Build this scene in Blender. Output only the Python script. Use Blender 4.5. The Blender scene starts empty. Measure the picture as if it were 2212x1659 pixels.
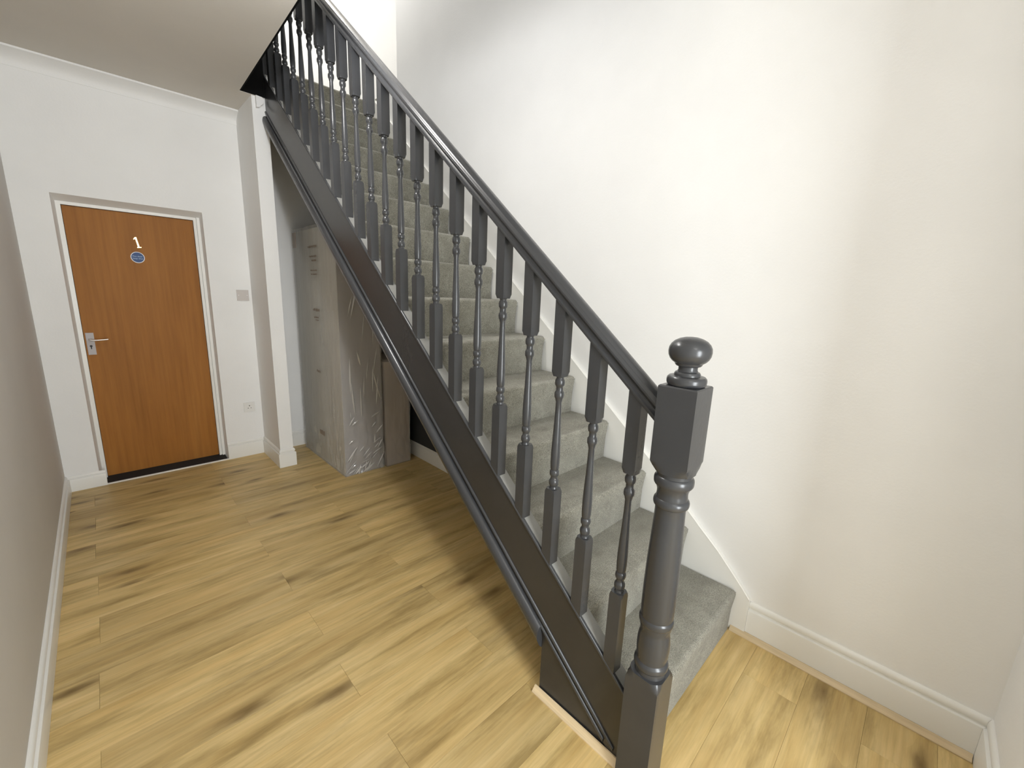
import bpy, bmesh, math, random
from mathutils import Vector, Matrix
random.seed(7)
sc = bpy.context.scene
C = sc.collection

# ------------------------------------------------------------------ camera
H_CAM = 1.5205
yaw, pitch, roll = 0.7831, -0.2088, 0.0382
fwd = Vector((math.sin(yaw)*math.cos(pitch), math.cos(yaw)*math.cos(pitch), math.sin(pitch)))
rgt = fwd.cross(Vector((0, 0, 1))).normalized()
upv = rgt.cross(fwd)
r2 = rgt*math.cos(roll) + upv*math.sin(roll)
u2 = upv*math.cos(roll) - rgt*math.sin(roll)
cam = bpy.data.objects.new('camera', bpy.data.cameras.new('camera'))
C.objects.link(cam)
M = Matrix((r2, u2, -fwd)).transposed().to_4x4()
M.translation = Vector((0, 0, H_CAM))
cam.matrix_world = M
cam.data.sensor_width = 36.0
cam.data.lens = 900.2/2212*36.0
cam.data.clip_start = 0.02
sc.camera = cam

# ------------------------------------------------------------------ world, lights, exposure
w = bpy.data.worlds.new('world'); sc.world = w; w.use_nodes = True
w.node_tree.nodes['Background'].inputs[0].default_value = (0.9, 0.95, 1.0, 1)
w.node_tree.nodes['Background'].inputs[1].default_value = 0.02
sc.view_settings.view_transform = 'Standard'
sc.view_settings.look = 'None'
sc.view_settings.gamma = 1.0
sc.view_settings.use_curve_mapping = False
sc.view_settings.exposure = 0.0

def light(name, loc, power, color, radius):
    l = bpy.data.lights.new(name, 'POINT'); l.energy = power; l.color = color; l.shadow_soft_size = radius
    o = bpy.data.objects.new(name, l); o.location = loc; C.objects.link(o); return o
light('hall_lamp', (0.60, 1.85, 2.79), 34.5, (0.985, 0.99, 1.0), 0.05)        # flush lamp on the hall ceiling, just above the frame
light('entrance_lamp', (-0.02, -1.05, 2.64), 15, (0.985, 0.99, 1.0), 0.20)   # entrance ceiling lamp behind the camera
light('stairwell_lamp', (1.32, 4.05, 5.05), 102, (0.99, 0.99, 0.98), 0.15)    # pendant over the stairs on the floor above

al = bpy.data.lights.new('entrance_fill', 'AREA'); al.shape = 'RECTANGLE'; al.size = 0.62; al.size_y = 1.45
al.energy = 68; al.color = (0.92, 0.97, 1.0)
ao = bpy.data.objects.new('entrance_fill', al); ao.location = (0.40, -1.555, 1.20); ao.rotation_euler = (math.pi/2, 0, 0)   # added fill light behind the camera, without a known source
C.objects.link(ao)

# ------------------------------------------------------------------ measurements
XL, XR = -0.3086, 2.011          # left and right hall walls
YD = 4.2297                      # wall with the flat door
YF = -1.60                       # front of the entrance
ZC = 2.863                       # hall ceiling
ZU = 3.201                       # upper floor
Y1, GO, RI = 0.4464, 0.2526, 0.2134
SL = RI/GO
NST = 15
def sz(y): return SL*(y - Y1)

# ------------------------------------------------------------------ materials
def newmat(name):
    m = bpy.data.materials.new(name); m.use_nodes = True
    nt = m.node_tree; b = nt.nodes['Principled BSDF']
    return m, nt, b
def nd(nt, typ, **kw):
    n = nt.nodes.new(typ)
    for k, v in kw.items(): setattr(n, k, v)
    return n
def ramp(nt, stops):
    r = nd(nt, 'ShaderNodeValToRGB')
    el = r.color_ramp.elements
    while len(el) < len(stops): el.new(0.5)
    for e, (p, c) in zip(el, stops):
        e.position = p; e.color = (*c, 1) if len(c) == 3 else c
    return r
def noise(nt, vec, scale, detail=4, rough=0.55):
    n = nd(nt, 'ShaderNodeTexNoise'); n.inputs['Scale'].default_value = scale
    n.inputs['Detail'].default_value = detail; n.inputs['Roughness'].default_value = rough
    if vec is not None: nt.links.new(vec, n.inputs['Vector'])
    return n
def mapping(nt, src, scale=(1, 1, 1), loc=(0, 0, 0), rot=(0, 0, 0)):
    m = nd(nt, 'ShaderNodeMapping'); m.inputs['Scale'].default_value = scale
    m.inputs['Location'].default_value = loc; m.inputs['Rotation'].default_value = rot
    nt.links.new(src, m.inputs['Vector']); return m
def bump(nt, b, h, strength, dist=0.01):
    n = nd(nt, 'ShaderNodeBump'); n.inputs['Strength'].default_value = strength; n.inputs['Distance'].default_value = dist
    nt.links.new(h, n.inputs['Height']); nt.links.new(n.outputs[0], b.inputs['Normal'])
def paint(name, col, rough, var=0.06, bscale=120, bstr=0.1, spec=0.5, bdist=0.002):
    m, nt, b = newmat(name)
    tc = nd(nt, 'ShaderNodeTexCoord')
    n = noise(nt, tc.outputs['Object'], 2.3, 5)
    lo = tuple(c*(1-var) for c in col); hi = tuple(min(1, c*(1+var*0.6)) for c in col)
    r = ramp(nt, [(0.3, lo), (0.7, hi)])
    nt.links.new(n.outputs['Fac'], r.inputs[0]); nt.links.new(r.outputs[0], b.inputs['Base Color'])
    n2 = noise(nt, tc.outputs['Object'], bscale, 3)
    bump(nt, b, n2.outputs['Fac'], bstr, bdist)
    b.inputs['Roughness'].default_value = rough
    b.inputs['Specular IOR Level'].default_value = spec
    return m

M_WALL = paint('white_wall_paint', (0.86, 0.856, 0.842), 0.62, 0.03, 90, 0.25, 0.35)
M_CEIL = paint('shaded_ceiling_paint', (0.70, 0.665, 0.61), 0.8, 0.03, 90, 0.15, 0.2)  # greyed down so the ceiling's shade is held in the colour
M_LEFT = paint('shaded_wall_paint', (0.62, 0.60, 0.565), 0.62, 0.03, 90, 0.25, 0.35)  # wall paint made greyer, the left wall's shade is in this colour
M_TRIM = paint('white_gloss_trim', (0.82, 0.81, 0.77), 0.30, 0.03, 60, 0.08)
M_DARK = paint('charcoal_gloss_paint', (0.044, 0.0455, 0.049), 0.27, 0.16, 70, 0.12)
M_STRING = paint('dark_string_paint', (0.033, 0.0325, 0.033), 0.27, 0.16, 70, 0.12)
M_BLACK = paint('stairwell_shade_black', (0.006, 0.006, 0.006), 0.8, 0.1, spec=0.08)  # near black, imitates the unlit gap beside the stairwell edge
M_PALE = paint('worn_pale_grey_paint', (0.27, 0.27, 0.255), 0.55, 0.22, 40, 0.2)
M_STEP = paint('pale_step_paint', (0.40, 0.40, 0.375), 0.5, 0.12)
M_PANEL = paint('dark_grey_board', (0.035, 0.037, 0.04), 0.6, 0.1)
M_PLASTIC = paint('white_plastic', (0.80, 0.79, 0.76), 0.35, 0.01)
M_GREYPL = paint('beige_grey_plastic', (0.56, 0.52, 0.49), 0.4, 0.02)
M_HOLE = paint('dark_hole', (0.02, 0.02, 0.02), 0.6)
M_BLUE = paint('blue_sign', (0.022, 0.065, 0.20), 0.4, 0.05, spec=0.3)
M_SILV = paint('silver_rim', (0.70, 0.70, 0.74), 0.3)
M_LETTER = paint('sign_letters', (0.40, 0.52, 0.70), 0.4)
M_MAT = paint('doorway_mat', (0.012, 0.009, 0.008), 0.85, 0.3, 400, 0.5)
M_OAKTRIM = None

def metal(name, col, rough):
    m, nt, b = newmat(name)
    tc = nd(nt, 'ShaderNodeTexCoord'); n = noise(nt, tc.outputs['Object'], 60, 3)
    r = ramp(nt, [(0.3, (rough*0.8,)*3), (0.7, (rough*1.2,)*3)])
    nt.links.new(n.outputs['Fac'], r.inputs[0]); nt.links.new(r.outputs[0], b.inputs['Roughness'])
    b.inputs['Base Color'].default_value = (*col, 1); b.inputs['Metallic'].default_value = 1.0
    return m
M_ALU = metal('satin_aluminium', (0.78, 0.75, 0.74), 0.38)
M_SATIN = paint('satin_plate', (0.46, 0.43, 0.43), 0.45, 0.05)
M_BRASS = metal('polished_brass', (0.95, 0.78, 0.38), 0.22)

def wood(name, base, dark, light_, scale=1.0, rough=0.42, knots=True, perobj=True, axis='X', spec=0.4):
    m, nt, b = newmat(name)
    tc = nd(nt, 'ShaderNodeTexCoord'); oi = nd(nt, 'ShaderNodeObjectInfo')
    mul = nd(nt, 'ShaderNodeVectorMath', operation='MULTIPLY_ADD')
    cmb = nd(nt, 'ShaderNodeCombineXYZ')
    for i, k in enumerate((37.0, 91.0, 53.0)):
        mm = nd(nt, 'ShaderNodeMath', operation='MULTIPLY'); mm.inputs[1].default_value = k if perobj else 0
        nt.links.new(oi.outputs['Random'], mm.inputs[0]); nt.links.new(mm.outputs[0], cmb.inputs[i])
    mul.inputs[1].default_value = (1, 1, 1)
    nt.links.new(tc.outputs['Object'], mul.inputs[0]); nt.links.new(cmb.outputs[0], mul.inputs[2])
    st = {'X': (1.0, 9.0, 9.0), 'Z': (9.0, 9.0, 1.0), 'Y': (9.0, 1.0, 9.0)}[axis]
    mp = mapping(nt, mul.outputs[0], tuple(s*scale for s in st))
    n1 = noise(nt, mp.outputs[0], 1.6, 6, 0.6)
    r1 = ramp(nt, [(0.28, dark), (0.5, base), (0.74, light_)])
    nt.links.new(n1.outputs['Fac'], r1.inputs[0])
    st2 = {'X': (3.0, 90.0, 90.0), 'Z': (90.0, 90.0, 3.0), 'Y': (90.0, 3.0, 90.0)}[axis]
    mp2 = mapping(nt, mul.outputs[0], tuple(s*scale for s in st2))
    n2 = noise(nt, mp2.outputs[0], 1.0, 4, 0.6)
    r2_ = ramp(nt, [(0.3, (0.80, 0.78, 0.74)), (0.6, (1.03, 1.02, 1.0))])
    nt.links.new(n2.outputs['Fac'], r2_.inputs[0])
    mx = nd(nt, 'ShaderNodeMix', data_type='RGBA', blend_type='MULTIPLY'); mx.inputs['Factor'].default_value = 0.75
    nt.links.new(r1.outputs[0], mx.inputs[6]); nt.links.new(r2_.outputs[0], mx.inputs[7])
    out = mx.outputs[2]
    if knots:
        mp3 = mapping(nt, mul.outputs[0], (2.2, 7.5, 7.5))
        nz = noise(nt, mp3.outputs[0], 2.0, 3)
        add = nd(nt, 'ShaderNodeVectorMath', operation='MULTIPLY_ADD'); add.inputs[1].default_value = (0.35, 0.35, 0.35)
        nt.links.new(nz.outputs['Color'], add.inputs[0]); nt.links.new(mp3.outputs[0], add.inputs[2])
        v = nd(nt, 'ShaderNodeTexVoronoi', voronoi_dimensions='2D'); v.inputs['Scale'].default_value = 1.0; v.inputs['Randomness'].default_value = 1.0
        nt.links.new(add.outputs[0], v.inputs['Vector'])
        rk = ramp(nt, [(0.0, (0.95, 0.95, 0.95)), (0.09, (0.72, 0.72, 0.72)), (0.20, (0.25, 0.25, 0.25)), (0.36, (0, 0, 0))])
        nt.links.new(v.outputs['Distance'], rk.inputs[0])
        sep = nd(nt, 'ShaderNodeSeparateColor'); nt.links.new(v.outputs['Color'], sep.inputs[0])
        gt = nd(nt, 'ShaderNodeMath', operation='GREATER_THAN'); gt.inputs[1].default_value = 0.74
        nt.links.new(sep.outputs[0], gt.inputs[0])
        km = nd(nt, 'ShaderNodeMath', operation='MULTIPLY')
        nt.links.new(rk.outputs[0], km.inputs[0]); nt.links.new(gt.outputs[0], km.inputs[1])
        mk = nd(nt, 'ShaderNodeMix', data_type='RGBA')
        nt.links.new(km.outputs[0], mk.inputs['Factor']); nt.links.new(out, mk.inputs[6])
        mk.inputs[7].default_value = (dark[0]*0.42, dark[1]*0.38, dark[2]*0.33, 1)
        out = mk.outputs[2]
        mp5 = mapping(nt, mul.outputs[0], (0.9, 5.5, 5.5), (3.1, 1.7, 0))      # cloudy smoky streaks
        n5 = noise(nt, mp5.outputs[0], 2.2, 5, 0.65)
        r5 = ramp(nt, [(0.34, (0.66, 0.64, 0.58)), (0.50, (1, 1, 1)), (0.70, (1.10, 1.06, 1.04))])
        nt.links.new(n5.outputs['Fac'], r5.inputs[0])
        m5 = nd(nt, 'ShaderNodeMix', data_type='RGBA', blend_type='MULTIPLY'); m5.inputs['Factor'].default_value = 0.9
        nt.links.new(out, m5.inputs[6]); nt.links.new(r5.outputs[0], m5.inputs[7]); out = m5.outputs[2]
    if perobj:
        hsv = nd(nt, 'ShaderNodeHueSaturation')
        mr = nd(nt, 'ShaderNodeMapRange'); mr.inputs['To Min'].default_value = 0.87; mr.inputs['To Max'].default_value = 1.10
        nt.links.new(oi.outputs['Random'], mr.inputs['Value']); nt.links.new(mr.outputs[0], hsv.inputs['Value'])
        nt.links.new(out, hsv.inputs['Color']); out = hsv.outputs[0]
    nt.links.new(out, b.inputs['Base Color'])
    b.inputs['Roughness'].default_value = rough
    b.inputs['Specular IOR Level'].default_value = spec
    bump(nt, b, n2.outputs['Fac'], 0.08, 0.002)
    return m
M_PLANK = wood('oak_laminate', (0.60, 0.440, 0.190), (0.455, 0.312, 0.115), (0.71, 0.545, 0.270), 1.0, 0.42)
M_OAKTRIM = wood('light_oak_trim', (0.70, 0.56, 0.36), (0.60, 0.46, 0.27), (0.76, 0.64, 0.45), 1.0, 0.4, False, True, 'Y')
M_DOOR = wood('brown_door_veneer', (0.34, 0.138, 0.024), (0.285, 0.112, 0.018), (0.38, 0.162, 0.032), 0.5, 0.5, False, False, 'Z', 0.22)

def carpet_mat():
    m, nt, b = newmat('grey_carpet')
    tc = nd(nt, 'ShaderNodeTexCoord')
    n1 = noise(nt, tc.outputs['Object'], 11.0, 8, 0.75); n2 = noise(nt, tc.outputs['Object'], 230, 2, 0.7)
    r1 = ramp(nt, [(0.30, (0.215, 0.205, 0.165)), (0.5, (0.285, 0.275, 0.225)), (0.70, (0.355, 0.342, 0.285))])
    nt.links.new(n1.outputs['Fac'], r1.inputs[0])
    r2_ = ramp(nt, [(0.3, (0.50, 0.50, 0.50)), (0.7, (1.38, 1.38, 1.38))])
    nt.links.new(n2.outputs['Fac'], r2_.inputs[0])
    mx = nd(nt, 'ShaderNodeMix', data_type='RGBA', blend_type='MULTIPLY'); mx.inputs['Factor'].default_value = 1
    nt.links.new(r1.outputs[0], mx.inputs[6]); nt.links.new(r2_.outputs[0], mx.inputs[7])
    nt.links.new(mx.outputs[2], b.inputs['Base Color'])
    b.inputs['Roughness'].default_value = 0.95; b.inputs['Specular IOR Level'].default_value = 0.1
    b.inputs['Sheen Weight'].default_value = 0.25
    bump(nt, b, n2.outputs['Fac'], 0.9, 0.006)
    return m
M_CARPET = carpet_mat()

def film_mat():
    m, nt, b = newmat('clear_plastic_film')
    tc = nd(nt, 'ShaderNodeTexCoord')
    mp = mapping(nt, tc.outputs['Object'], (3.0, 3.0, 0.5))
    n1 = noise(nt, mp.outputs[0], 1.5, 4, 0.5)
    r1 = ramp(nt, [(0.30, (0.22,)*3), (0.70, (0.40,)*3)])
    nt.links.new(n1.outputs['Fac'], r1.inputs[0]); nt.links.new(r1.outputs[0], b.inputs['Alpha'])
    b.inputs['Base Color'].default_value = (0.66, 0.65, 0.62, 1)
    b.inputs['Roughness'].default_value = 0.20
    b.inputs['Specular IOR Level'].default_value = 0.9
    mp2 = mapping(nt, tc.outputs['Object'], (7, 7, 0.9), rot=(0.12, 0.06, 0))
    n2 = noise(nt, mp2.outputs[0], 1.3, 3, 0.5)
    mp3 = mapping(nt, tc.outputs['Object'], (16, 16, 7), rot=(0.7, 0.5, 0))
    n3 = nd(nt, 'ShaderNodeTexVoronoi', feature='DISTANCE_TO_EDGE'); n3.inputs['Scale'].default_value = 0.9
    nt.links.new(mp3.outputs[0], n3.inputs['Vector'])
    sx = nd(nt, 'ShaderNodeSeparateXYZ'); nt.links.new(tc.outputs['Object'], sx.inputs[0])
    mr = nd(nt, 'ShaderNodeMapRange'); mr.inputs['From Min'].default_value = 0.75; mr.inputs['From Max'].default_value = 0.05
    mr.inputs['To Min'].default_value = 0.0; mr.inputs['To Max'].default_value = 1.4
    nt.links.new(sx.outputs['Z'], mr.inputs['Value'])
    mu = nd(nt, 'ShaderNodeMath', operation='MULTIPLY'); nt.links.new(n3.outputs['Distance'], mu.inputs[0]); nt.links.new(mr.outputs[0], mu.inputs[1])
    ad = nd(nt, 'ShaderNodeMath', operation='ADD'); nt.links.new(n2.outputs['Fac'], ad.inputs[0]); nt.links.new(mu.outputs[0], ad.inputs[1])
    bump(nt, b, ad.outputs[0], 0.8, 0.03)
    return m
M_FILM = film_mat()
M_MATTRESS = paint('mattress_fabric', (0.62, 0.60, 0.54), 0.9, 0.08, 60, 0.4, 0.1)
M_BORDER = paint('taupe_mattress_border', (0.40, 0.37, 0.36), 0.9, 0.1, 60, 0.4, 0.1)
M_CREASE = paint('glossy_film_crease', (0.50, 0.48, 0.46), 0.12, 0.05, 30, 0.05, 1.0)
M_CARD = paint('brown_cardboard', (0.36, 0.24, 0.14), 0.85, 0.1)
M_INK = paint('brown_print_ink', (0.22, 0.16, 0.115), 0.6, 0.3)
M_MATTRESS2 = paint('beige_fabric', (0.50, 0.42, 0.36), 0.9, 0.1, 60, 0.4, 0.1)

# ------------------------------------------------------------------ mesh helpers
def link(name, bm, mat, parent=None, smooth=False, loc=(0, 0, 0)):
    bmesh.ops.remove_doubles(bm, verts=bm.verts, dist=1e-6)
    bmesh.ops.recalc_face_normals(bm, faces=bm.faces)
    me = bpy.data.meshes.new(name); bm.to_mesh(me); bm.free()
    me.materials.append(mat)
    if smooth:
        for p in me.polygons: p.use_smooth = True
    o = bpy.data.objects.new(name, me); C.objects.link(o); o.location = loc
    if parent: o.parent = parent
    return o
def auto(o, ang=35):
    """smooth shading with hard edges above an angle"""
    me = o.data
    for p in me.polygons: p.use_smooth = True
    bm = bmesh.new(); bm.from_mesh(me)
    for e in bm.edges:
        if len(e.link_faces) == 2 and e.calc_face_angle(0) > math.radians(ang): e.smooth = False
    bm.to_mesh(me); bm.free(); return o
def empty(name, loc=(0, 0, 0), rz=0):
    o = bpy.data.objects.new(name, None); C.objects.link(o); o.location = loc; o.rotation_euler = (0, 0, rz)
    o.empty_display_size = 0.1; return o
def tag(o, label=None, cat=None, group=None, kind=None):
    if label: o['label'] = label
    if cat: o['category'] = cat
    if group: o['group'] = group
    if kind: o['kind'] = kind
    return o
def struct(o, label=None): 
    o['kind'] = 'structure'
    if label: o['label'] = label
    return o
def box(bm, x0, x1, y0, y1, z0, z1):
    v = [bm.verts.new(p) for p in ((x0, y0, z0), (x1, y0, z0), (x1, y1, z0), (x0, y1, z0), (x0, y0, z1), (x1, y0, z1), (x1, y1, z1), (x0, y1, z1))]
    for f in ((0, 3, 2, 1), (4, 5, 6, 7), (0, 1, 5, 4), (1, 2, 6, 5), (2, 3, 7, 6), (3, 0, 4, 7)):
        bm.faces.new([v[i] for i in f])
def bevel(bm, w, seg=2, ang=30):
    es = [e for e in bm.edges if len(e.link_faces) == 2 and e.calc_face_angle(0) > math.radians(ang)]
    bmesh.ops.bevel(bm, geom=es, offset=w, segments=seg, affect='EDGES', profile=0.5)
def prism_x(bm, pts, x0, x1):
    """polygon in (y,z) extruded along x"""
    a = [bm.verts.new((x0, y, z)) for y, z in pts]; b = [bm.verts.new((x1, y, z)) for y, z in pts]
    n = len(pts)
    bm.faces.new(a); bm.faces.new(b[::-1])
    for i in range(n): bm.faces.new((a[i], b[i], b[(i+1) % n], a[(i+1) % n]))
def prism_z(bm, pts, z0, z1):
    a = [bm.verts.new((x, y, z0)) for x, y in pts]; b = [bm.verts.new((x, y, z1)) for x, y in pts]
    n = len(pts)
    bm.faces.new(a[::-1]); bm.faces.new(b)
    for i in range(n): bm.faces.new((a[i], a[(i+1) % n], b[(i+1) % n], b[i]))
def sweep(bm, prof, ys, off=lambda y: 0):
    """profile of (x, dz) swept up the stair slope through the given y values"""
    rows = [[bm.verts.new((x, y, sz(y)+dz)) for x, dz in prof] for y in ys]
    n = len(prof)
    for a, b in zip(rows, rows[1:]):
        for i in range(n): bm.faces.new((a[i], a[(i+1) % n], b[(i+1) % n], b[i]))
    bm.faces.new(rows[0]); bm.faces.new(rows[-1][::-1])
def circle(cx, cz, rx, rz, n=14):
    return [(cx+rx*math.cos(2*math.pi*i/n), cz+rz*math.sin(2*math.pi*i/n)) for i in range(n)]
def turned(bm, prof, n=32, capped=True):
    """stack of (z, R, half): circle of radius R cut by a square of half width"""
    rows = []
    for z, R, h in prof:
        row = []
        for i in range(n):
            t = 2*math.pi*(i+0.5*0)/n
            r = R
            if h is not None: r = min(R, h/max(abs(math.cos(t)), abs(math.sin(t))))
            row.append(bm.verts.new((r*math.cos(t), r*math.sin(t), z)))
        rows.append(row)
    for a, b in zip(rows, rows[1:]):
        for i in range(n): bm.faces.new((a[i], a[(i+1) % n], b[(i+1) % n], b[i]))
    if capped:
        bm.faces.new(rows[0][::-1]); bm.faces.new(rows[-1])
    return rows
def bead(z, hgt, r0, r1, k=5):
    """half-round bulge from r0 to r1 centred on z"""
    return [(z-hgt/2+hgt*i/(k-1), r0+(r1-r0)*math.sqrt(max(0, 1-(2*i/(k-1)-1)**2)), None) for i in range(k)]

# ------------------------------------------------------------------ room shell
T = 0.12
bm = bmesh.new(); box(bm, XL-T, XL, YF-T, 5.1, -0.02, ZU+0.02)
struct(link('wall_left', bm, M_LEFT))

DX0, DX1, DZ = -0.132, 0.684, 2.070          # doorway opening
bm = bmesh.new()
box(bm, XL, DX0, YD, YD+0.22, -0.02, ZC+0.02); box(bm, DX1, XR+0.1, YD, YD+0.22, -0.02, ZC+0.02); box(bm, DX0, DX1, YD, YD+0.22, DZ, ZC+0.02)
# slightly splayed plaster reveal of the doorway
prism_x(bm, [(YD, DZ), (YD+0.0815, DZ), (YD+0.0815, DZ-0.036)], DX0+0.0005, DX1-0.0005)
prism_z(bm, [(DX0, YD), (DX0, YD+0.0815), (DX0+0.016, YD+0.0815)], 0.0, DZ-0.002)
prism_z(bm, [(DX1, YD), (DX1, YD+0.0755), (DX1-0.010, YD+0.0755)], 0.0, DZ-0.002)
struct(link('wall_back', bm, M_WALL))

bm = bmesh.new(); box(bm, XR, XR+T, YF-T, 3.512, -0.02, 5.5); box(bm, XR, XR+T, 3.512, 5.1, -0.02, ZU-0.02)
struct(link('wall_right', bm, M_WALL))

bm = bmesh.new(); box(bm, 1.36, XR, -0.482, -0.362, -0.02, ZC+0.01)
bevel(bm, 0.006, 2)
struct(link('wall_entrance', bm, M_WALL))
bm = bmesh.new(); box(bm, XL-T, XR+T, YF-T, YF, -0.02, 5.5)
struct(link('wall_front', bm, M_WALL))

# unseen glazed door, added to give the fill light behind the camera a source
fd = struct_door = empty('added_door', (0.40, YF, 0)); fd['kind'] = 'structure'
bm = bmesh.new()
for b in ((-0.45, -0.33, 0.003, 2.05), (0.33, 0.45, 0.003, 2.05), (-0.33, 0.33, 1.95, 2.05), (-0.33, 0.33, 0.003, 0.45)):
    box(bm, b[0], b[1], 0.001, 0.035, b[2], b[3])
link('door_leaf', bm, M_TRIM, fd)
bm = bmesh.new(); box(bm, -0.33, 0.33, 0.005, 0.015, 0.45, 1.95)
link('frosted_pane', bm, M_PLASTIC, fd)

# nib at the foot of the upper floor, carrying the ceiling edge
PX0, PX1, PY = 0.9767, 1.079, 3.7538
bm = bmesh.new(); box(bm, PX0, PX1, PY, YD+0.01, -0.01, ZC+0.01)
bevel(bm, 0.005, 2)
nib = struct(link('wall_nib', bm, M_WALL))
bm = bmesh.new()
a = [(1.00, 2.785), (1.018, 2.79), (1.030, 2.805), (1.043, 2.815), (1.049, 2.832), (1.049, 2.848), (1.040, 2.860), (1.00, 2.863)]
va = [bm.verts.new((x, PY-0.028, z)) for x, z in a]; vb = [bm.verts.new((x, PY+0.03, z)) for x, z in a]
bm.faces.new(va); bm.faces.new(vb[::-1])
for i in range(len(a)): bm.faces.new((va[i], vb[i], vb[(i+1) % len(a)], va[(i+1) % len(a)]))
bevel(bm, 0.006, 2)
link('plaster_lip', bm, M_WALL, nib)

# hall ceiling with the stairwell opening (slab up to the floor above)
def ex(y): return 0.902 + (y-3.739)*(0.902-0.862)/(3.739-2.43)
YO = 0.95
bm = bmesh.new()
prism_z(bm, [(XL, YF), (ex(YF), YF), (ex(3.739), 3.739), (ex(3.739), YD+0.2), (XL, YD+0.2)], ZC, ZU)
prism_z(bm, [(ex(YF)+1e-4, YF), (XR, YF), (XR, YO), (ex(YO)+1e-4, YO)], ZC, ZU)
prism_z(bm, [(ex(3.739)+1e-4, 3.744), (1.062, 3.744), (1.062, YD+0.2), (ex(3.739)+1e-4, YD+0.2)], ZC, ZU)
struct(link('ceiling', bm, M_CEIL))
bm = bmesh.new()                                    # landing floor and the upstairs ceiling
box(bm, XL, 1.062, YD+0.2, 5.0, ZC, ZU); box(bm, 1.062, XR, 4.03, 5.0, ZC+0.05, ZU-0.004); box(bm, XR+0.002, 3.6, 3.514, 5.0, ZU-0.15, ZU)
struct(link('floor_landing', bm, M_CARPET))
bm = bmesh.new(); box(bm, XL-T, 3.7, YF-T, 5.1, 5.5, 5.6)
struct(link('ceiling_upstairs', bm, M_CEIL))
bm = bmesh.new(); box(bm, XL-T, 3.7, 5.0, 5.1, ZC, 5.5)
struct(link('wall_landing', bm, M_WALL))
bm = bmesh.new(); box(bm, 3.6, 3.7, 3.4, 5.0, ZU-0.15, 5.5); box(bm, XR+T, 3.6, 3.4, 3.512, ZU-0.15, 5.5)
struct(link('wall_corridor', bm, M_WALL))
# added black boards that stand in for the deep shade in the stairwell opening
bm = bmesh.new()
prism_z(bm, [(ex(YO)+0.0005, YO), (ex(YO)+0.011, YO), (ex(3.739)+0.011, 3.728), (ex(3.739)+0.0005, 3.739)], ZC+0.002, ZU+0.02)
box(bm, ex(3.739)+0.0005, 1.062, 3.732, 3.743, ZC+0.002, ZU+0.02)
struct(link('trim_1', bm, M_BLACK), 'added black board imitating the deep shade in the stairwell opening of the ceiling')

# cove between hall ceiling and door wall
bm = bmesh.new()
cv = 0.090
pts = [(YD+0.001, ZC-cv), (YD-0.004, ZC-cv)]
for i in range(1, 9):
    pts.append((YD-0.004-(cv-0.010)*(i/8)**1.6, ZC-cv+0.001+(cv-0.014)*(i/8)**0.62))
pts += [(YD-cv, ZC-0.011), (YD-cv, ZC+0.001), (YD+0.001, ZC+0.001)]
prism_x(bm, pts, XL, PX0)
auto(struct(link('trim_2', bm, M_WALL), 'white plaster coving over the door wall'), 40)

# ------------------------------------------------------------------ floor planks
bm = bmesh.new(); box(bm, XL-0.01, XR+0.01, YF-0.01, YD+0.01, -0.06, -0.011)
floor = struct(link('floor', bm, paint('underlay', (0.12, 0.08, 0.045), 0.9)))
PW, PL = 0.195, 1.22
def plank(x0, x1, y0, y1):
    cx, cy = (x0+x1)/2, (y0+y1)/2
    g = 0.00025
    hx, hy = (x1-x0)/2-g, (y1-y0)/2-g
    bm = bmesh.new(); box(bm, -hx, hx, -hy, hy, -0.0105, 0.0)
    es = [e for e in bm.edges if all(v.co.z > -0.001 for v in e.verts)]
    bmesh.ops.bevel(bm, geom=es, offset=0.0005, segments=1, affect='EDGES')
    link('plank', bm, M_PLANK, floor, loc=(cx, cy, 0))
row = 0
k0 = math.floor((YF-1.303)/PW)
k = k0
while 1.303+k*PW < YD:
    y0, y1 = max(YF, 1.303+k*PW), min(YD, 1.303+(k+1)*PW)
    off = 0.548 if k % 2 == 0 else 1.055
    off += random.uniform(-0.006, 0.006)
    x = off - PL*2
    while x < XR:
        a, b = max(x, XL), min(x+PL, XR)
        if b-a > 0.02 and y1-y0 > 0.02: plank(a, b, y0, y1)
        x += PL
    k += 1

# ------------------------------------------------------------------ skirting boards
def skirt_prof(h, t=0.017):
    return [(0, 0), (t, 0), (t, h*0.75), (t*0.94, h*0.778), (t*0.46, h*0.792), (t*0.42, h*0.825), (t*0.60, h*0.845), (t*0.66, h*0.88),
            (t*0.55, h*0.945), (t*0.36, h*0.985), (t*0.2, h), (0, h)]
def skirting(name, a, b, h, parent=None, miter=(0, 0), t=0.017, label=None):
    """board from a to b (x,y); the room lies on the left of a->b; miter extends the front edge"""
    a, b = Vector((*a, 0)), Vector((*b, 0)); d = (b-a).normalized(); n = Vector((-d.y, d.x, 0))
    bm = bmesh.new(); rows = []
    for p, m, s in ((a, miter[0], -1), (b, miter[1], 1)):
        rows.append([bm.verts.new(p + n*(u-0.0005) + d*(s*m*u) + Vector((0, 0, v+0.0003))) for u, v in skirt_prof(h, t)])
    k = len(rows[0])
    for i in range(k): bm.faces.new((rows[0][i], rows[0][(i+1) % k], rows[1][(i+1) % k], rows[1][i]))
    bm.faces.new(rows[0][::-1]); bm.faces.new(rows[1])
    o = link(name, bm, M_TRIM, parent); auto(o, 25)
    if not parent: struct(o, label)
    return o
skirting('baseboard_left', (XL, YD), (XL, YF), 0.120, miter=(-1, 0), t=0.022, label='white skirting board along the shadowed left wall')
skirting('baseboard_back', (DX0+0.035, YD), (XL, YD), 0.118, miter=(0, -1), label='short white skirting board left of the brown door')
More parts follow.
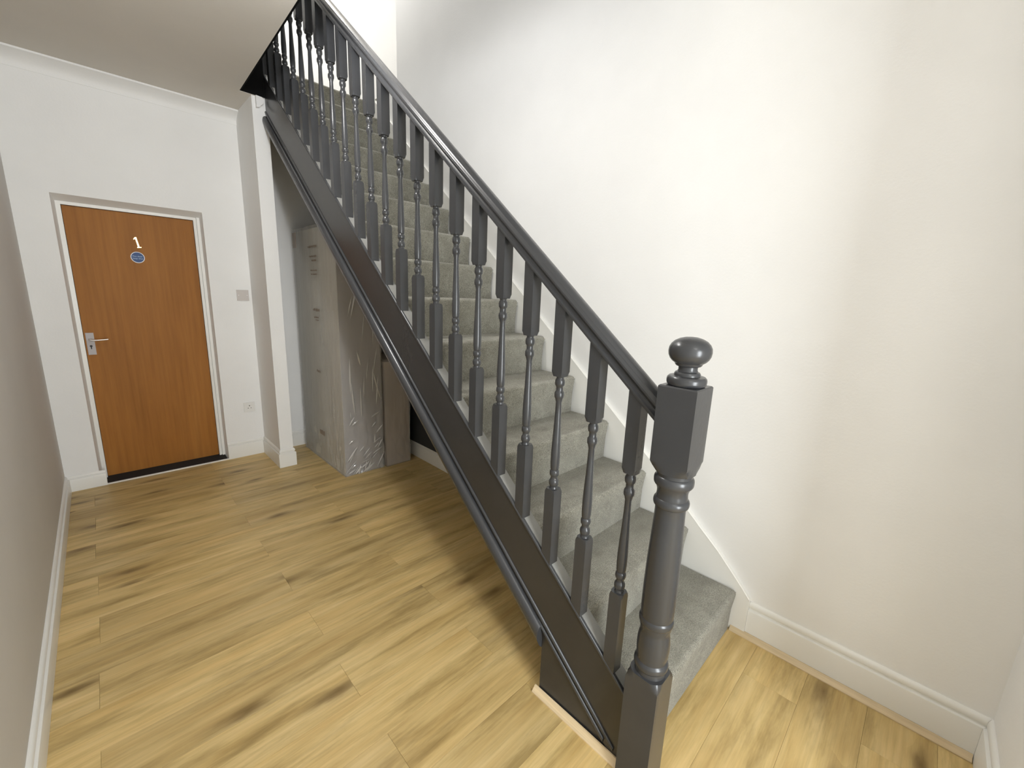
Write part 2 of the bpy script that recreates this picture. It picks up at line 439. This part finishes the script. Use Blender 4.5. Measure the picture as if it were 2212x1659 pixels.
skirting('baseboard_back_right', (PX0, YD), (DX1, YD), 0.148, miter=(-1, 0), label='white skirting board between brown door and nib wall')
skirting('baseboard_nib_side', (PX0, PY), (PX0, YD), 0.155, miter=(1, -1), label='white skirting board on the side of the nib wall')
skirting('baseboard_nib_front', (PX1, PY), (PX0, PY), 0.155, miter=(1, 1), label='white skirting board on the front end of the nib wall')
skirting('baseboard_recess', (XR, YD), (PX1, YD), 0.150, miter=(-1, 0), label='white skirting board at the back under the stairs')
skirting('baseboard_right', (XR, -0.362), (XR, 0.392), 0.172, miter=(-1, 0), t=0.02, label='white moulded skirting board on the right wall below the stair foot')
skirting('baseboard_under_stairs', (XR, 0.62), (XR, YD), 0.142, miter=(0, -1), label='white skirting board on the right wall under the stairs')
skirting('baseboard_entrance', (1.36, -0.362), (XR, -0.362), 0.172, miter=(0, -1), t=0.02, label='white skirting board at the right edge')
# oak scotia bead on the floor along the right skirting, and along the spandrel
def scotia(name, x, y0, y1, sgn, label, s=0.019):
    bm = bmesh.new()
    pr = [(0, 0.0002), (sgn*s, 0.0002), (sgn*s, s*0.22), (sgn*s*0.75, s*0.40), (sgn*s*0.45, s*0.72), (sgn*s*0.25, s), (0, s)]
    a = [bm.verts.new((x+u, y0, v)) for u, v in pr]; b = [bm.verts.new((x+u, y1, v)) for u, v in pr]
    n = len(pr); bm.faces.new(a); bm.faces.new(b[::-1])
    for i in range(n): bm.faces.new((a[i], b[i], b[(i+1) % n], a[(i+1) % n]))
    return struct(auto(link(name, bm, M_OAKTRIM), 40), label)
scotia('trim_3', XR-0.0202, -0.34, 0.452, -1, 'light oak bead along the foot of the right skirting', 0.022)
scotia('trim_4', 1.0640, 0.495, 0.872, -1, 'light oak bead at the foot of the black stair panel', 0.022)

# ------------------------------------------------------------------ door
door = struct(empty('door_1', (0.27, YD+0.1, 0)))
def dl(name, bm, mat, parent=door):
    bmesh.ops.translate(bm, verts=bm.verts, vec=(-0.27, -(YD+0.1), 0)); return link(name, bm, mat, parent)
YL = YD+0.100                                       # face of the leaf
bm = bmesh.new(); box(bm, -0.0895, 0.631, YL, YL+0.044, 0.030, 2.011)
bevel(bm, 0.002, 1)
leaf = dl('door_leaf', bm, M_DOOR)
bm = bmesh.new()
for x0, x1, yo in ((DX0-0.001, -0.0920, 0.082), (0.6335, 0.6510, 0.082), (0.6545, DX1+0.001, 0.076)):
    box(bm, x0, x1, YD+yo, YD+0.16, 0.0, DZ+0.001)
box(bm, 0.6505, 0.6550, YD+0.092, YD+0.16, 0.0, DZ+0.001)
box(bm, -0.0920, 0.6335, YD+0.082, YD+0.16, 2.0135, DZ+0.001)
dl('door_frame', bm, M_TRIM)
bm = bmesh.new()
prism_x(bm, [(YD+0.001, -0.01), (YD+0.001, 0.010), (YD+0.012, 0.012), (YD+0.099, 0.029), (YD+0.16, 0.029), (YD+0.16, -0.01)], DX0+0.035, DX1-0.012)
o = dl('doorway_mat', bm, M_MAT); o['label'] = 'black strip of matting in front of the door'
bm = bmesh.new(); box(bm, DX0+0.030, DX1, YD-0.012, YD+0.001, 0.0002, 0.0085); bevel(bm, 0.002, 1)
o = dl('threshold_strip', bm, M_TRIM); o['label'] = 'thin pale threshold strip'
bm = bmesh.new(); box(bm, -0.081, -0.038, YL-0.007, YL+0.0005, 0.980, 1.140); bevel(bm, 0.004, 2)
hp = dl('handle_plate', bm, M_SATIN); hp['label'] = 'satin aluminium handle plate'
bm = bmesh.new()
path = [(-0.060, YL-0.004, 1.092), (-0.060, YL-0.038, 1.092), (-0.054, YL-0.050, 1.091), (-0.030, YL-0.053, 1.089), (0.010, YL-0.054, 1.091), (0.036, YL-0.054, 1.094)]
rr = [0.009, 0.009, 0.009, 0.008, 0.007, 0.006]
rows = []
for i, p in enumerate(path):
    q0 = Vector(path[max(0, i-1)]); q1 = Vector(path[min(len(path)-1, i+1)]); t = (q1-q0).normalized()
    s = t.cross(Vector((0, 0, 1))).normalized(); u = s.cross(t)
    rows.append([bm.verts.new(Vector(p)+s*rr[i]*math.cos(2*math.pi*k/10)+u*rr[i]*0.8*math.sin(2*math.pi*k/10)) for k in range(10)])
for a, b in zip(rows, rows[1:]):
    for k in range(10): bm.faces.new((a[k], a[(k+1) % 10], b[(k+1) % 10], b[k]))
bm.faces.new(rows[0]); bm.faces.new(rows[-1][::-1])
o = dl('lever', bm, M_ALU, hp); auto(o, 50)
bm = bmesh.new()
for cx, cz, r in ((-0.0605, 1.0435, 0.0075),):
    va = [bm.verts.new((cx+r*math.cos(t), YL-0.0085, cz+r*math.sin(t))) for t in [2*math.pi*i/16 for i in range(16)]]
    vb = [bm.verts.new((v.co.x, YL-0.006, v.co.z)) for v in va]
    bm.faces.new(va)
    for i in range(16): bm.faces.new((va[i], vb[i], vb[(i+1) % 16], va[(i+1) % 16]))
box(bm, -0.0635, -0.0575, YL-0.0084, YL-0.006, 1.022, 1.040)
dl('keyhole', bm, M_HOLE, hp)
for ch in (hp,):
    pass
# re-centre sub-parts: the plate sits at the door empty's origin, so its children need no further offset

# brass figure on the door
bm = bmesh.new()
fig = [(-0.0135, 0.0215), (-0.0150, 0.0265), (-0.003, 0.0390), (0.0062, 0.0390), (0.0062, -0.0310), (0.0160, -0.0330), (0.0160, -0.0385), (-0.0085, -0.0385), (-0.0085, -0.0330), (-0.0035, -0.0310), (-0.0035, 0.0255)]
va = [bm.verts.new((x, -0.004, z)) for x, z in fig]; vb = [bm.verts.new((x, 0.0, z)) for x, z in fig]
bm.faces.new(va); bm.faces.new(vb[::-1])
for i in range(len(fig)): bm.faces.new((va[i], vb[i], vb[(i+1) % len(fig)], va[(i+1) % len(fig)]))
bevel(bm, 0.0008, 1)
num = link('door_number', bm, M_BRASS, loc=(0.2765, YL-0.0002, 1.805)); num.rotation_euler = (0, math.radians(-9), 0)
tag(num, 'shiny brass numeral 1 screwed on the brown door above the blue sign', 'house number')

# round blue sign
sign = empty('door_sign', (0.2685, YL-0.0002, 1.697))
tag(sign, 'round blue sign with white rim and white lettering on the brown door', 'sign')
def disc(bm, r0, r1, y0, y1, n=40):
    ring = lambda r, y: [bm.verts.new((r*math.cos(2*math.pi*i/n), y, r*math.sin(2*math.pi*i/n))) for i in range(n)]
    if r0 == 0:
        a, b = ring(r1, y0), ring(r1, y1); bm.faces.new(a); bm.faces.new(b[::-1])
        for i in range(n): bm.faces.new((a[i], b[i], b[(i+1) % n], a[(i+1) % n]))
    else:
        a, b, c, d = ring(r1, y0), ring(r1, y1), ring(r0, y1), ring(r0, y0)
        for p, q in ((a, b), (b, c), (c, d), (d, a)):
            for i in range(n): bm.faces.new((p[i], q[i], q[(i+1) % n], p[(i+1) % n]))
bm = bmesh.new(); disc(bm, 0, 0.0365, -0.0022, 0); link('sign_face', bm, M_BLUE, sign)
bm = bmesh.new(); disc(bm, 0.0362, 0.0405, -0.0032, 0); link('sign_rim', bm, M_SILV, sign)
dg = bpy.context.evaluated_depsgraph_get()
def text_mesh(name, body, size, loc, mat, parent, rot=(math.pi/2, 0, 0)):
    cu = bpy.data.curves.new(name, 'FONT'); cu.body = body; cu.size = size; cu.align_x = 'CENTER'; cu.align_y = 'CENTER'; cu.extrude = 0.0004
    to = bpy.data.objects.new(name, cu); C.objects.link(to)
    dg = bpy.context.evaluated_depsgraph_get(); dg.update()
    me = bpy.data.meshes.new_from_object(to.evaluated_get(dg)); bpy.data.objects.remove(to)
    me.name = name; me.materials.clear(); me.materials.append(mat)
    o = bpy.data.objects.new(name, me); C.objects.link(o); o.location = loc; o.rotation_euler = rot; o.parent = parent
    return o
text_mesh('lettering', 'Fire door', 0.0150, (0, -0.0027, 0.0075), M_LETTER, sign)
text_mesh('lettering', 'keep shut', 0.0150, (0, -0.0027, -0.0085), M_LETTER, sign)

# wall plates
pl = empty('blanking_plate', (0.909, YD, 1.437)); tag(pl, 'square beige-grey blank wall plate with two screws between door and nib', 'wall plate')
bm = bmesh.new(); box(bm, -0.044, 0.044, -0.009, 0.0005, -0.045, 0.045); bevel(bm, 0.003, 2); link('plate', bm, M_GREYPL, pl)
for sx in (-0.031, 0.031):
    bm = bmesh.new(); disc(bm, 0, 0.0035, -0.0100, -0.0085, 14)
    link('screw', bm, M_ALU, pl, loc=(sx, 0, 0))
so = empty('wall_socket', (0.879, YD, 0.452)); tag(so, 'white single power socket low on the wall beside the brown door', 'socket')
bm = bmesh.new(); box(bm, -0.043, 0.043, -0.010, 0.0005, -0.043, 0.043); bevel(bm, 0.003, 2); link('faceplate', bm, M_PLASTIC, so)
for x, z, a, b in ((0, 0.012, 0.0035, 0.0045), (-0.011, -0.010, 0.0042, 0.0025), (0.011, -0.010, 0.0042, 0.0025)):
    bm = bmesh.new(); box(bm, x-a, x+a, -0.0104, -0.0095, z-b, z+b); link('pin_hole', bm, M_HOLE, so)
bm = bmesh.new(); box(bm, 0.020, 0.032, -0.0135, -0.0095, 0.010, 0.028); bevel(bm, 0.0015, 1); link('switch', bm, M_PLASTIC, so)

# ------------------------------------------------------------------ staircase
stair = empty('staircase', (1.5, 0.45, 0))
tag(stair, 'carpeted staircase with charcoal painted string, turned balusters, newel post and handrail', 'staircase')
def sl_(name, bm, mat, smooth=None):
    bmesh.ops.translate(bm, verts=bm.verts, vec=(-1.5, -0.45, 0))
    o = link(name, bm, mat, stair)
    if smooth: auto(o, smooth)
    return o
XS0, XS1 = 1.065, 1.120                     # outer string faces
XW0 = 1.985                                 # face of wall string
YT = NST*GO + Y1 - GO                       # top nosing y
NEWX, NEWY = 1.0815, 0.439
# steps (painted timber under the carpet)
steps = []
for i in range(1, NST+1):
    y = Y1+(i-1)*GO; z = RI*i
    yb = y+GO+0.035 if i < NST else y+0.10
    zl = z-RI
    bm = bmesh.new()
    prism_x(bm, [(y+0.026, zl+0.0005), (y+0.026, z-0.045), (y+0.004, z-0.035), (y+0.004, z-0.014), (yb-0.011, z-0.014), (yb-0.011, z-0.05), (y+0.10, zl+0.0005)], XS1+0.0005, XW0-0.0005)
    steps.append(sl_('step', bm, M_STEP))
# outer string board
YE = 4.06
D0, D1 = 0.2323, -0.065
bm = bmesh.new()
ya = NEWY+0.050
yfl = Y1 - D1/SL                             # where the lower edge meets the floor
prism_x(bm, [(ya, 0.0005), (yfl, 0.0005), (YE, sz(YE)+D1), (YE, sz(YE)+D0), (ya, sz(ya)+D0)], XS0, XS1)
sl_('outer_string', bm, M_STRING)
ys = [ya, 1.2, 2.0, 2.8, 3.5, YE]
bm = bmesh.new(); sweep(bm, circle(XS0+0.003, D0-0.003, 0.0085, 0.0095), [ya]+ys[1:]); sl_('string_bead', bm, M_DARK, 50)
bm = bmesh.new(); sweep(bm, circle(XS0+0.001, -0.020, 0.009, 0.0095), [0.52]+ys[1:]); sl_('string_bead', bm, M_DARK, 50)
bm = bmesh.new(); sweep(bm, circle(XS0+0.001, -0.052, 0.009, 0.0095), [0.56, 0.875]); sl_('string_bead', bm, M_DARK, 50)
bm = bmesh.new()
mp_ = [(XS0+0.004, -0.046), (1.060, -0.0445), (1.050, -0.048), (1.042, -0.057), (1.038, -0.070), (1.037, -0.085), (1.040, -0.100), (1.047, -0.116), (1.054, -0.130), (1.064, -0.143), (1.075, -0.150), (1.104, -0.150), (1.104, -0.066), (XS0+0.004, -0.066)]
sweep(bm, mp_, [0.858, 1.2, 2.0, 2.8, 3.5, YE]); sl_('lower_moulding', bm, M_DARK, 50)
bm = bmesh.new(); sweep(bm, [(XS0+0.010, D0-0.002), (XS1-0.001, D0-0.002), (XS1-0.001, D0+0.003), (XS0+0.010, D0+0.003)], ys)
o = sl_('string_capping', bm, M_PALE); o['label'] = 'pale worn strip along the top of the string'
# spandrel panel at the foot
bm = bmesh.new()
yl = 0.857
prism_x(bm, [(ya+0.002, 0.0008), (yl, 0.0008), (yl, sz(yl)-0.06), (yfl+0.01, 0.012), (ya+0.002, 0.004)], XS0+0.004, XS0+0.030)
sl_('spandrel_panel', bm, M_STRING)
# wall string
bm = bmesh.new()
wt = [(0.3925, 0.185), (0.430, 0.228), (0.471, 0.272), (0.556, 0.360), (0.654, 0.445), (0.842, 0.615), (1.169, 0.890)]
top = lambda y: sz(y)+RI+0.062
wt += [(y, top(y)) for y in (1.5, 2.2, 3.0, 3.7, YT+0.02)]
prism_x(bm, [(0.3925, 0.001), (0.60, 0.001), (YT+0.02, ZU-0.45)] + wt[::-1], XW0, XR-0.0005)
o = sl_('wall_string', bm, M_TRIM); o['label'] = 'white wall string'
bm = bmesh.new()
rows = []
for y, z in wt:
    rows.append([bm.verts.new((XW0+0.006+0.007*math.cos(t), y, z+0.006*math.sin(t))) for t in [2*math.pi*k/10 for k in range(10)]])
for a, b in zip(rows, rows[1:]):
    for k in range(10): bm.faces.new((a[k], a[(k+1) % 10], b[(k+1) % 10], b[k]))
o = sl_('wall_string_bead', bm, M_TRIM, 60); o['label'] = 'white bead on the wall string'
# soffit under the flight
bm = bmesh.new(); sweep(bm, [(XS1, -0.075), (XW0, -0.075), (XW0, -0.062), (XS1, -0.062)], [0.95, 2.2, 3.55])
o = sl_('soffit', bm, M_WALL); o['label'] = 'white plaster underside of the flight'

# balusters
BX = 1.0835
hb = 0.0212
RAIL0 = 1.150
def baluster_mesh():
    bm = bmesh.new(); n = 24
    S = hb*1.4143
    pr = [(0.0, S, hb), (0.262, S, hb)]
    pr += [(0.268, hb*1.36, hb), (0.276, hb*1.16, hb), (0.2765, 0.0150, None), (0.283, 0.0130, None)]
    pr += bead(0.298, 0.026, 0.0130, 0.0172, 7)
    pr += [(0.313, 0.0122, None), (0.320, 0.0122, None)]
    pr += bead(0.334, 0.024, 0.0128, 0.0168, 7)
    pr += [(0.348, 0.0140, None), (0.352, 0.0150, None), (0.375, 0.0160, None), (0.405, 0.0161, None), (0.450, 0.0146, None), (0.500, 0.0124, None), (0.550, 0.0107, None), (0.590, 0.0100, None)]
    pr += [(0.600, 0.0125, None)] + bead(0.616, 0.026, 0.0130, 0.0165, 7)
    pr += [(0.632, 0.0118, None), (0.642, 0.0118, None)]
    pr += bead(0.659, 0.028, 0.0125, 0.0168, 7)
    pr += [(0.676, 0.0125, None), (0.680, 0.0145, None), (0.6805, hb*1.14, hb), (0.692, hb*1.34, hb), (0.695, S, hb), (RAIL0-D0, S, hb)]
    rows = turned(bm, pr, n)
    for v in rows[0]: v.co.z = SL*v.co.y + 0.0
    for v in rows[-1]: v.co.z = RAIL0-D0 + SL*v.co.y + 0.002
    return bm
bal0 = None
for i in range(24):
    y = 0.569+0.1455*i
    if i == 0:
        bal0 = link('baluster', baluster_mesh(), M_DARK, stair); auto(bal0, 38); b = bal0
    else:
        b = bal0.copy(); C.objects.link(b); b.parent = stair
    b.location = (BX-1.5, y-0.45, sz(y)+D0+0.001)

# handrail
bm = bmesh.new()
ca = math.cos(math.atan(SL))
hp_ = [(-0.024, 0.0), (-0.027, 0.002), (-0.028, 0.006), (-0.027, 0.011), (-0.023, 0.0135), (-0.0195, 0.018), (-0.0195, 0.022), (-0.0235, 0.027), (-0.0285, 0.030), (-0.0315, 0.034), (-0.0315, 0.039), (-0.0285, 0.0435), (-0.0255, 0.046), (-0.0245, 0.049), (-0.018, 0.0535), (-0.009, 0.0565), (0, 0.0575)]
hp2 = hp_ + [(-u, v) for u, v in hp_[-2::-1]]
prof = [(1.0815+u, RAIL0+v/ca) for u, v in hp2]
sweep(bm, prof, [NEWY+0.050, 1.2, 2.0, 2.8, 3.5, 4.12])
sl_('handrail', bm, M_DARK, 32)

# newel post
nh = 0.0515; S = nh*1.4143
bm = bmesh.new()
pr = [(0.0006, S, nh), (0.392, S, nh), (0.404, nh*1.33, nh), (0.418, nh*1.12, nh), (0.4185, 0.046, None), (0.432, 0.044, None)]
pr += bead(0.447, 0.026, 0.0455, 0.0505, 7)
pr += [(0.462, 0.0440, None), (0.468, 0.0440, None), (0.480, 0.0462, None), (0.505, 0.0478, None), (0.530, 0.0468, None), (0.550, 0.0442, None), (0.556, 0.0430, None), (0.566, 0.0425, None), (0.574, 0.0450, None), (0.582, 0.0455, None)]
pr += bead(0.597, 0.024, 0.0460, 0.0498, 7)
pr += [(0.612, 0.0465, None), (0.640, 0.0475, None), (0.700, 0.0475, None), (0.784, 0.0462, None), (0.860, 0.0438, None), (0.930, 0.0412, None), (0.955, 0.0408, None)]
pr += bead(0.976, 0.026, 0.0420, 0.0482, 7)
pr += [(0.992, 0.0422, None), (1.000, 0.0410, None), (1.010, 0.0412, None), (1.020, 0.0440, None), (1.027, 0.0480, None)]
pr += bead(1.040, 0.026, 0.0495, 0.0530, 7)
pr += [(1.055, 0.0470, None), (1.066, 0.0470, None), (1.0665, nh*1.03, nh), (1.080, nh*1.22, nh), (1.092, nh*1.37, nh), (1.097, S, nh), (1.304, S, nh), (1.3075, S-0.004, nh-0.003)]
turned(bm, pr, 48)
new = link('newel_post', bm, M_DARK, stair, loc=(NEWX-1.5, NEWY-0.45, 0)); auto(new, 34)
bm = bmesh.new()
pr = [(1.3075, 0.044, None)] + bead(1.320, 0.024, 0.0450, 0.0500, 7) + [(1.3325, 0.0400, None), (1.334, 0.0330, None), (1.339, 0.0325, None), (1.343, 0.0300, None), (1.345, 0.0255, None), (1.350, 0.0235, None), (1.357, 0.0240, None), (1.359, 0.0300, None), (1.362, 0.0330, None), (1.366, 0.0345, None)]
pr += [(1.371, 0.0420, None), (1.378, 0.0480, None), (1.387, 0.0520, None), (1.397, 0.0532, None), (1.407, 0.0520, None), (1.416, 0.0475, None), (1.424, 0.0395, None), (1.430, 0.0280, None), (1.4335, 0.0150, None), (1.4345, 0.004, None)]
turned(bm, pr, 48)
fin = link('finial', bm, M_DARK, new); auto(fin, 34)

# ------------------------------------------------------------------ stair carpet
CX0, CX1 = XS1+0.004, XW0-0.010
for i in range(1, NST+1):
    y = Y1+(i-1)*GO; z = RI*i; th = 0.013
    yb = y+GO+0.0245 if i < NST else 5.0
    R = 0.019
    outer = [(y+0.012, z-RI+0.0005), (y+0.010, z-0.10), (y+0.004, z-0.050)]
    for k in range(9):
        t = math.pi*1.0 - math.pi*0.5*k/8
        outer.append((y+R+R*math.cos(t), z-R+R*math.sin(t)))
    outer += [(y+0.08, z+0.0005), (y+0.16, z-0.001), (yb-0.02, z), (yb+0.006 if i < NST else yb, z+0.001)]
    inner = [(p[0]+th*0.9, p[1]) for p in outer[:3]] + [(y+0.030, z-th-0.004), (yb+0.006 if i < NST else yb, z-th)]
    bm = bmesh.new()
    prism_x(bm, outer+inner[::-1], CX0, CX1)
    bmesh.ops.translate(bm, verts=bm.verts, vec=(-1.5, -0.45, 0))
    o = link('carpet', bm, M_CARPET, steps[i-1]); o['label'] = 'grey carpet over tread and riser'
    es = None
    bm = bmesh.new(); bm.from_mesh(o.data)
    eg = [e for e in bm.edges if len(e.link_faces) == 2 and e.calc_face_angle(0) > 1.2 and abs(e.verts[0].co.x-e.verts[1].co.x) < 1e-5 and e.verts[0].co.x > 0.2]
    bmesh.ops.bevel(bm, geom=eg, offset=0.006, segments=3, affect='EDGES', profile=0.5, clamp_overlap=True)
    bm.to_mesh(o.data); bm.free()
    auto(o, 50)

# ------------------------------------------------------------------ things under the stairs
def rounded_block(sx, sy, sz_, rad, cuts, amp, seed, scale=(3, 3, 1.0), crease=0.0):
    """box with rounded edges, subdivided and crumpled a little"""
    from mathutils import noise as mn
    bm = bmesh.new(); box(bm, 0, sx, 0, sy, 0, sz_)
    bevel(bm, rad, 3)
    bmesh.ops.triangulate(bm, faces=bm.faces)
    for ax, ln in ((0, sx), (1, sy), (2, sz_)):
        k = max(2, int(ln/cuts))
        for i in range(1, k):
            co = Vector((0, 0, 0)); co[ax] = ln*i/k; no = Vector((0, 0, 0)); no[ax] = 1
            bmesh.ops.bisect_plane(bm, geom=bm.verts[:]+bm.edges[:]+bm.faces[:], plane_co=co, plane_no=no)
    bm.normal_update()
    for v in bm.verts:
        p = v.co; q = Vector((p.x*scale[0], p.y*scale[1], p.z*scale[2]))+Vector((seed, seed*2.1, 0))
        n = mn.noise(q)*0.6 + mn.noise(q*2.3)*0.3
        c = abs(mn.noise(Vector((p.x*9+p.z*5, p.y*9-p.z*4, p.z*3))+Vector((seed*3, 0, 0))))
        low = max(0.0, 1-p.z/0.7)
        d = amp*n - crease*(1-c*2.2)*(0.35+low)*(1 if c < 0.45 else 0)
        edge = 1.0
        if p.z < 0.004: d = 0
        v.co += v.normal*d
        if v.co.z < 0.0005: v.co.z = 0.0005
    return bm
mat1 = empty('wrapped_mattress', (1.305, 3.215, 0))
tag(mat1, 'tall mattress in clear plastic film standing on end beside the nib wall under the stairs', 'mattress')
o = link('mattress', rounded_block(0.330, 0.900, 1.985, 0.045, 0.12, 0.006, 3.0), M_MATTRESS, mat1, loc=(0.008, 0.012, 0.004)); auto(o, 50)
o.data.materials.append(M_BORDER)
for p in o.data.polygons:
    if abs(p.normal.y) > 0.6: p.material_index = 1
bm = bmesh.new(); box(bm, 0.001, 0.05, 0.84, 0.914, 1.86, 1.985); bevel(bm, 0.01, 2)
o = link('corner_guard', bm, M_CARD, mat1); o['label'] = 'brown card corner guard under the film'
bm = bmesh.new(); rc = random.Random(4)
def crease(x, z, ang, ln, wd):
    c, s_ = math.cos(ang), math.sin(ang)
    f = lambda a, b, h: bm.verts.new((x+a*c-b*s_, 0.0025-h, z+a*s_+b*c))
    p0, p1 = f(-ln/2, 0, 0), f(ln/2, 0, 0)
    q = [f(t*ln/2, rc.uniform(-0.2, 0.2)*wd, wd*0.9*(1-t*t)) for t in (-0.6, 0, 0.6)]
    l = [f(t*ln/2, wd*(1-t*t), 0) for t in (-0.6, 0, 0.6)]; r = [f(t*ln/2, -wd*(1-t*t), 0) for t in (-0.6, 0, 0.6)]
    for side in (l, r):
        bm.faces.new((p0, q[0], side[0])); bm.faces.new((p1, q[2], side[2]))
        for k in range(2): bm.faces.new((q[k], q[k+1], side[k+1], side[k]))
for k in range(34):
    z = 0.03+0.52*rc.random()**1.7; x = 0.045+rc.random()*0.27
    crease(x, z, rc.gauss(0.75, 0.35), rc.uniform(0.05, 0.17)*(1.1-z), rc.uniform(0.004, 0.011))
for k in range(16):
    crease(rc.uniform(0.05, 0.31), rc.uniform(0.6, 1.5), rc.gauss(1.50, 0.14), rc.uniform(0.12, 0.34), rc.uniform(0.004, 0.010))
auto(link('film_crease', bm, M_CREASE, mat1), 25)['label'] = 'shiny creases of the film'
o = link('plastic_wrap', rounded_block(0.350, 0.925, 2.012, 0.040, 0.035, 0.010, 9.0, (4, 4, 1.2), 0.010), M_FILM, mat1, loc=(-0.002, 0.0, 0.0)); auto(o, 60); o['label'] = 'clear creased plastic film'
# illegible print on the film: short rows of bars
def prints(rows, parent):
    for (y, z, wd, h) in rows:
        bm = bmesh.new(); x = y-wd/2; r = random.Random(int(z*1000))
        while x < y+wd/2:
            l = r.uniform(0.008, 0.02); box(bm, -0.0155, -0.0148, x, x+l, z-h/2*r.uniform(0.5, 1), z+h/2*r.uniform(0.5, 1)); x += l+r.uniform(0.003, 0.010)
        o = link('print', bm, M_INK, parent)
prints([(0.40, 1.845, 0.17, 0.020), (0.40, 1.770, 0.14, 0.016), (0.39, 1.738, 0.11, 0.016), (0.40, 1.66, 0.13, 0.012), (0.40, 1.63, 0.12, 0.012),
        (0.39, 1.345, 0.13, 0.026), (0.40, 1.285, 0.09, 0.018), (0.385, 1.262, 0.06, 0.014), (0.42, 0.83, 0.08, 0.024), (0.42, 0.28, 0.10, 0.05)], mat1)
mat2 = empty('wrapped_bundle', (1.664, 3.195, 0))
tag(mat2, 'low beige bundle in plastic film standing to the right of the tall wrapped mattress', 'bundle')
o = link('bundle_body', rounded_block(0.225, 0.62, 0.93, 0.03, 0.08, 0.008, 5.0), M_MATTRESS2, mat2, loc=(0.008, 0.01, 0.003)); auto(o, 50)
o = link('plastic_wrap', rounded_block(0.238, 0.645, 0.955, 0.028, 0.03, 0.008, 14.0, (5, 5, 1.5), 0.008), M_FILM, mat2); auto(o, 60); o['label'] = 'clear creased plastic film'
pan = empty('dark_board', (1.985, 2.8, 0.144)); tag(pan, 'dark grey board standing on the skirting against the right wall under the stairs', 'board')
bm = bmesh.new(); box(bm, 0.004, 0.022, -0.9, 0.60, 0.0, 0.80); bevel(bm, 0.003, 2); o = link('board_panel', bm, M_PANEL, pan)
